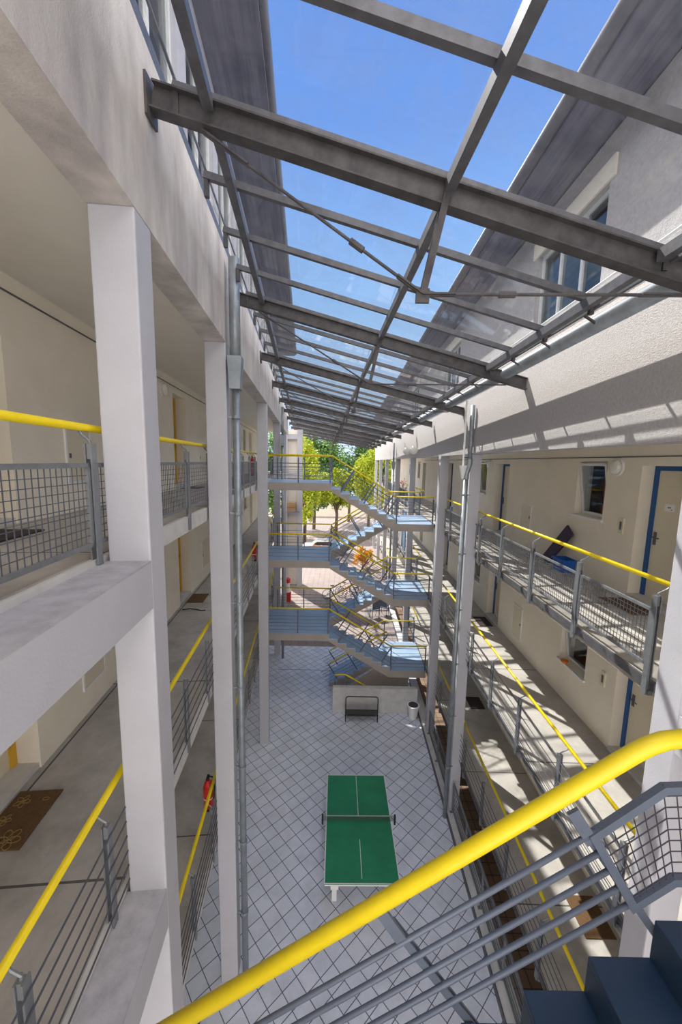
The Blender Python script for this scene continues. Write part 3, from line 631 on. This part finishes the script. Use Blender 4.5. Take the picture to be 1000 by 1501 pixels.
# ---------------------------------------------------------------- wall fittings
def lamp(F, side, x, t, z, label):
    r = thing('wall_lamp', label, 'wall lamp', F, (x, t, z)); s = -side
    prof = [(.14, 0), (.15, .03), (.11, .05), (.115, .09), (.06, .12), (.01, .125)]
    def disc(pr):
        mb = MB().lathe(pr, n=20); mb.v = [(s * v[2], v[0], v[1]) for v in mb.v]; return mb
    part('lamp_base', disc([(.15, 0), (.15, .03)]), whitep, r); part('lamp_shade', disc([(.12, .03), (.125, .07), (.09, .10), (.02, .11)]), opal, r, smooth=True)
floors = {'L': LZ, 'R': RZ}
for i in range(3):
    for k, t in enumerate((2.55, 8.25, 13.9)):
        lamp('L', -1, LWALL, t, LZ[i] + 2.08, 'round white wall lamp, %s left gallery, by its %s door' % (LN[i], ['first', 'second', 'third'][k]))
    for k, t in enumerate((6.58, 12.4)):
        lamp('R', 1, RWALL, t, RZ[i] + 2.1, 'round white wall lamp, %s right gallery, by its %s door' % (LN[i], ['first', 'second'][k]))
def hatch(F, side, x, t, z, w, h, label):
    r = thing('meter_cupboard', label, 'meter cupboard', F, (x, t, z)); s = -side
    def B(a, b, *q): return (min(s * a, s * b), max(s * a, s * b), *q)
    fr = MB().box(*B(0, .02, -w / 2, w / 2, 0, .03)).box(*B(0, .02, -w / 2, w / 2, h - .03, h)).box(*B(0, .02, -w / 2, -w / 2 + .03, .03, h - .03)).box(*B(0, .02, w / 2 - .03, w / 2, .03, h - .03))
    part('frame', fr, whitep, r); d = part('cupboard_door', MB().box(*B(0, .014, -w / 2 + .033, w / 2 - .033, .033, h - .033)), doorc, r)
    o = mk('lock', MB().box(*B(.014, .024, -w / 2 + .06, -w / 2 + .09, h / 2 - .03, h / 2 + .03)), galv); o.parent = d
for i in range(3):
    hatch('R', 1, RWALL, 9.72, RZ[i] + (.48 if i == 0 else .25), .56, .63 if i == 0 else .9, 'flush white meter cupboard door in the %s right gallery wall' % LN[i])
    hatch('L', -1, LWALL, 5.22, LZ[i] + .35, .55, .70, 'flush white meter cupboard door, %s left gallery, before the second door' % LN[i])
    hatch('L', -1, LWALL, 11.2, LZ[i] + .3, .85, .85, 'flush white meter cupboard door, %s left gallery, past the second door' % LN[i])
for i in range(2):
    o = thing('door_bell', 'slim cream bell plate on the wall left of the blue door, %s right gallery' % LN[i], 'door bell', 'R', (RWALL, 6.33, RZ[i] + 1.0))
    part('plate', MB().box(-.03, 0, -.05, .05, 0, .26), doorc, o); part('button', MB().box(-.036, -.03, -.02, .02, .06, .20), galv, o)
# loose things on the galleries
pk = solo('dark_board', 'dark purple board leaning against the top right gallery wall', 'board', MB().bar((0, 0, 0), (.12, -.62, .80), .26, .04, (1, 0, 0)), purple, 'R', (4.42, 8.25, 6.97))
bb = thing('storage_box', 'blue plastic box standing below the leaning dark board', 'box', 'R', (4.40, 7.50, 6.95))
part('box_body', MB().add([(-.11, -.16, 0), (.11, -.16, 0), (.11, .16, 0), (-.11, .16, 0), (-.13, -.19, .25), (.13, -.19, .25), (.13, .19, .25), (-.13, .19, .25)],
     [(0, 3, 2, 1), (0, 1, 5, 4), (1, 2, 6, 5), (2, 3, 7, 6), (3, 0, 4, 7)]), blueb, bb)
part('rim', MB().box(-.15, -.13, -.21, .21, .23, .26).box(.13, .15, -.21, .21, .23, .26).box(-.13, .13, -.21, -.19, .23, .26).box(-.13, .13, .19, .21, .23, .26), blueb, bb)
def doormat(F, x, t, z, w, l, m, label, pattern=False):
    r = thing('doormat', label, 'doormat', F, (x, t, z)); part('mat', MB().box(-w / 2, w / 2, -l / 2, l / 2, .001, .016), m, r, bevel=.004)
    if pattern:
        pm = MB()
        for (cx, cy, rad, n) in ((.05, -.22, .09, 6), (-.10, .18, .06, 5), (.08, .20, .05, 1), (-.12, -.02, .05, 5)):
            for q in range(n):
                a = q * 2 * PI / max(n, 3); pts = []
                for j in range(13):
                    b = j * 2 * PI / 12; u = rad * (1 + math.cos(b)) * .6; v = rad * .35 * math.sin(b)
                    pts.append((cx + u * math.cos(a) - v * math.sin(a), cy + u * math.sin(a) + v * math.cos(a), .018))
                pm.tube(pts, .004, 4)
            part('flower_outline', pm, olive, r); pm = MB()
        
doormat('L', -2.70, 3.46, LZ[1], .42, .62, brownm, 'brown doormat with flower outlines on the middle left gallery', True)
doormat('L', -2.66, 9.35, LZ[1], .40, .60, brownm, 'plain brown doormat by the second ochre door, middle left gallery')
doormat('L', -2.64, 3.3, LZ[0], .46, .80, darkm, 'black doormat behind the wire mesh, top left gallery')
doormat('L', -2.66, 9.3, LZ[0], .40, .60, darkm, 'dark doormat farther along the top left gallery')
doormat('R', 4.30, 11.3, RZ[1], .40, .70, darkm, 'dark doormat at the second blue door, middle right gallery')
doormat('R', 4.25, 11.3, RZ[2], .45, .60, darkm, 'dark red doormat on the lowest right gallery')
doormat('R', 4.28, 5.55, RZ[2], .50, .62, brownm, 'brown doormat on the lowest right gallery behind the slanting bars')
doormat('R', 4.30, 5.6, RZ[0], .40, .70, brownm, 'brown doormat at the blue door, top right gallery')
solo('garden_hose', 'short dark hose curled on the middle left gallery floor', 'hose', MB().tube([(-.25, .05, .012), (-.1, .10, .012), (.05, .06, .012), (.2, -.02, .012), (.28, .0, .012)], .012, 6), rubber, 'L', (-2.55, 8.55, LZ[1]))
solo('orange_bowl', 'small orange bowl on the window sill of the middle right gallery', 'bowl', MB().lathe([(.04, 0), (.08, .05), (.075, .06)], n=16), orangep, 'R', (4.58, 7.45, RZ[1] + .80))
def extinguisher(F, x, t, z, label, s=1.0):
    r = thing('fire_extinguisher', label, 'fire extinguisher', F, (x, t, z))
    part('cylinder', MB().lathe([(.065, 0), (.08, .02), (.08, .40), (.06, .47), (.025, .50), (.025, .53)], n=20), redm, r, smooth=True)
    part('label_band', MB().lathe([(.0815, .18), (.0815, .20)], n=20), whitep, r); part('foot', MB().lathe([(.078, -.03), (.082, .02)], n=20), black, r)
    part('valve', MB().box(-.02, .02, -.05, .05, .53, .56).box(-.015, .015, -.08, .03, .575, .59), black, r)
    part('hose', MB().tube([(0, .04, .54), (.06, .07, .50), (.10, .02, .35), (.09, 0, .15)], .011, 6), black, r)
extinguisher('L', -1.62, 5.95, LZ[2] + .28, 'red fire extinguisher on the lowest left gallery beside the second column')
extinguisher('L', -1.62, 12.0, LZ[1] + .28, 'red fire extinguisher on the middle left gallery beside the third column')
extinguisher('L', -1.62, 11.8, LZ[0] + .25, 'red fire extinguisher on the top left gallery behind the wire mesh')
extinguisher('R', 3.36, 2.75, RZ[1] + .35, 'red fire extinguisher at the right edge behind the big column')
rp_ = thing('wooden_bench', 'brown wooden slatted bench end on the kerb below the slanting bars', 'bench', 'R', (3.22, 5.55, -1.32))
for k in range(4): part('slat', MB().box(-.12 + k * .075, -.06 + k * .075, -.45, .45, .42, .45), woodm, rp_)
for y in (-.4, .4): part('leg', MB().box(-.12, .16, y - .025, y + .025, 0, .42), woodm, rp_)

# ---------------------------------------------------------------- beyond the stair
rw_ = thing('rolled_parasol', 'red and white closed parasol standing on the floor by the far left column', 'parasol', 'W', (-3.35, 23.6, 0))
part('lower_cover', MB().box(-.20, .20, -.18, .18, 0, .62), redm, rw_); part('middle_cover', MB().lathe([(.16, .62), (.13, 1.25)], n=14), whitep, rw_); part('top_cover', MB().lathe([(.17, 1.25), (.18, 1.5), (.03, 1.6)], n=14), redm, rw_)
for k, (x, y, a) in enumerate(((2.15, 21.1, .5), (2.62, 21.5, -.5))):
    r = thing('folding_chair', ['grey folded chair panel standing behind the stair, left of its twin', 'grey folded chair panel standing behind the stair, right of its twin'][k], 'chair', 'W', (x, y, 0)); r.rotation_euler = (0, 0, a)
    part('back_panel', MB().box(-.24, .24, -.015, .015, .55, 1.15), slate, r); part('seat', MB().box(-.24, .24, -.015, .38, .48, .51), slate, r)
    for sx_ in (-.22, .22): part('leg', MB().tube([(sx_, 0, 0), (sx_, 0, 1.15)], .014, 6), black, r); part('leg', MB().tube([(sx_, .36, 0), (sx_, .2, .5)], .014, 6), black, r)
def bicycle(x, y, a, m, label):
    r = thing('bicycle', label, 'bicycle', 'W', (x, y, 0), 'parked bicycles'); r.rotation_euler = (0, 0, a)
    for cx in (-.52, .52):
        pts = [(cx + .33 * math.cos(b), 0, .34 + .33 * math.sin(b)) for b in [2 * PI * k / 24 for k in range(25)]]
        w_ = part('wheel', MB().tube(pts, .018, 6), rubber, r); sp = MB()
        for k in range(8): b = PI * k / 8; sp.tube([(cx + .31 * math.cos(b), 0, .34 + .31 * math.sin(b)), (cx - .31 * math.cos(b), 0, .34 - .31 * math.sin(b))], .003, 4)
        o = mk('spokes', sp, galv); o.parent = w_
    part('frame', MB().tube([(-.52, 0, .34), (-.05, 0, .30), (.38, 0, .80)], .016, 6).tube([(-.05, 0, .30), (-.18, 0, .88)], .016, 6).tube([(-.52, 0, .34), (-.16, 0, .78), (.36, 0, .82)], .014, 6).tube([(.52, 0, .34), (.36, 0, .95)], .015, 6), m, r)
    part('saddle', MB().box(-.32, -.06, -.06, .06, .88, .93), black, r, bevel=.02)
    part('handlebar', MB().tube([(.28, -.28, 1.0), (.38, 0, .97), (.28, .28, 1.0)], .013, 6), black, r)
bicycle(-.3, 24.2, .25, bluef, 'blue bicycle parked behind the stair, leftmost of the row'); bicycle(.5, 24.9, .35, redm, 'red bicycle parked behind the stair')
bicycle(1.2, 23.9, .2, bluef, 'dark blue bicycle behind the stair, second from the right'); bicycle(1.9, 25.0, .3, yellow, 'yellow bicycle parked behind the stair, rightmost of the row')
bx2 = thing('cardboard_box', 'brown cardboard box on the ledge between the far left columns', 'box', 'W', (-3.5, 26.55, 5.5)); part('carton', MB().box(-.30, .30, -.18, .18, 0, .62), card, bx2); part('flap', MB().box(-.30, .30, -.19, -.18, .28, .32), woodm, bx2)
solo('wall_shelf', 'narrow grey ledge across the far left infill panel', 'shelf', MB().box(-.55, .55, -.42, 0, -.06, 0), railm, 'W', (-3.48, 26.75, 5.5))
for k, (t, m, lb) in enumerate(((19.0, skyb, 'light blue cloth hanging over the middle right gallery, nearest of three'), (20.2, whitep, 'white cloth hanging over the middle right gallery between two coloured ones'), (24.5, limec, 'lime green cloth hanging by the far right columns'))):
    mb = MB(); n = 14
    vs = [( .03 * math.sin(j * 1.9), j * .07 - .45, z) for j in range(n) for z in (0, 2.0)]
    mb.add(vs, [(2 * j, 2 * j + 2, 2 * j + 3, 2 * j + 1) for j in range(n - 1)]); vs = [(v[0] + .01, v[1], v[2]) for v in vs]; mb.add(vs, [(2 * j, 2 * j + 1, 2 * j + 3, 2 * j + 2) for j in range(n - 1)])
    solo('hanging_cloth', lb, 'cloth', mb, m, 'R', (2.93, t, RZ[1] + .45))
fl = thing('flower_pot', 'pot of pink flowers on the top right gallery beyond the stair', 'flower pot', 'R', (3.5, 24.0, RZ[0])); part('pot', MB().lathe([(.15, 0), (.2, .5)], n=14), woodm, fl)
fm_ = MB()
for k in range(60):
    p = Vector((random.gauss(0, .12), random.gauss(0, .12), .75 + random.gauss(0, .15))); fm_.add([p, p + Vector((.06, 0, .02)), p + Vector((.05, .05, .04)), p + Vector((0, .05, .03))], [(0, 1, 2, 3)])
part('flowers', fm_, pinkc, fl)
def tree(x, y, cz, rx, ry_, rz, n, m, label, trunk=True, ls=.22):
    r = thing('tree' if trunk else 'shrub', label, 'tree' if trunk else 'shrub', 'W', (x, y, 0), 'greenery beyond the yard'); mb = MB(); clumps = []
    for k in range(26):
        u = Vector((random.gauss(0, 1), random.gauss(0, 1), random.gauss(0, 1))).normalized() * (random.random() ** .4)
        clumps.append((Vector((u.x * rx, u.y * ry_, cz + u.z * rz)), random.uniform(.25, .45)))
    for k in range(n):
        c, f_ = random.choice(clumps); v = Vector((random.gauss(0, 1), random.gauss(0, 1), random.gauss(0, 1))).normalized() * (random.random() ** .5)
        p = c + Vector((v.x * rx * f_, v.y * ry_ * f_, v.z * rz * f_)); a = Vector((random.uniform(-1, 1), random.uniform(-1, 1), random.uniform(-1, 1))).normalized(); b = a.cross(Vector((random.uniform(-1, 1), random.uniform(-1, 1), random.uniform(-1, 1)))).normalized()
        s_ = ls * random.uniform(.6, 1.3)
        if p.z < .05: continue
        mb.add([p - a * s_ * .5, p + b * s_ * .28, p + a * s_ * .5, p - b * s_ * .28], [(0, 1, 2, 3)])
    part('foliage', mb, m, r)
    tb = MB().tube([(0, 0, 0), (.1, 0, cz * .5), (0, .1, cz)], .2, 8, [.22 if trunk else .06, .16 if trunk else .05, .05])
    for k in range(7):
        c = clumps[k][0]; tb.tube([(0, .05, max(.1, cz * .45 + k * .1)), c * .5 + Vector((0, 0, cz * .3)), c], .06, 6, [.08 if trunk else .03, .05 if trunk else .02, .02])
    part('trunk' if trunk else 'stems', tb, bark, r)
tree(-3.6, 50, 8.0, 3.3, 2.5, 5.0, 11000, leafg, 'tall green tree left of centre beyond the yard', ls=.36)
tree(5.2, 51.5, 8.5, 3.3, 2.5, 5.0, 11000, leafg, 'tall green tree right of centre beyond the yard', ls=.36)
tree(1.2, 57, 9.5, 4.2, 2.6, 6.0, 11000, leafg, 'highest green tree at the back, in the centre of the gap', ls=.40)
tree(-4.0, 41, 7.0, 1.6, 1.6, 4.2, 9000, leafy, 'bright yellow-green tree right beside the far left column', ls=.28)
tree(3.2, 44, 6.8, 2.0, 1.6, 3.6, 9000, leafy, 'bright yellow-green tree left of the far right columns', ls=.28)
tree(-.6, 45.5, 5.6, 2.1, 1.4, 2.4, 9000, leafy, 'low yellow-green tree seen under the top left landing', ls=.28)
tree(7.6, 47, 7.5, 2.0, 1.8, 4.2, 8000, leafy, 'yellow-green tree seen between the far right columns', ls=.28)
tree(-8.6, 47, 8, 2.6, 2.5, 5, 6000, leafg, 'green tree behind the far left wall', ls=.34)
tree(1.9, 31.5, 1.1, .9, .6, .8, 1800, leafo, 'orange and yellow shrub behind the stair flights', False, ls=.16)
tree(-2.3, 33, .9, 1.0, .6, .7, 1800, leafo, 'orange shrub seen under the middle left landing', False, ls=.16)
cr = thing('parked_car', 'silver car parked beyond the yard, seen under the top left landing', 'car', 'W', (-1.6, 36.5, 0))
body = [(-2.1, .35), (-2.15, .75), (-1.9, .95), (-1.2, 1.0), (-.7, 1.42), (.7, 1.45), (1.35, 1.0), (2.0, .88), (2.15, .6), (2.1, .35)]
part('car_body', MB().prism(body, -.82, .82), silver, cr, bevel=.06)
part('side_window', MB().prism([(-1.05, 1.02), (-.65, 1.36), (.62, 1.38), (1.15, 1.02)], -.835, -.815), darkg, cr)
part('windscreen', MB().bar((.76, 0, 1.40), (1.30, 0, 1.03), 1.4, .03), darkg, cr)
for x in (-1.35, 1.35):
    for y in (-.75, .75): part('wheel', MB().tube([(x, y - .1, .32), (x, y + .1, .32)], .32, 20), rubber, cr)
struct('wall_street', MB().box(-25, 25, 62, 62.4, 0, 3.0), cream)
for k in range(2):
    for i in range(3): solo('cable_conduit', 'thin grey cable conduit high on the %s %s gallery wall' % (LN[i], ['left', 'right'][k]), 'conduit', MB().tube([(0, 0, 0), (0, 25, 0)], .010, 6), galv, 'LR'[k], ([LWALL + .01, RWALL - .01][k], -2, [LZ, RZ][k][i] + 2.27))
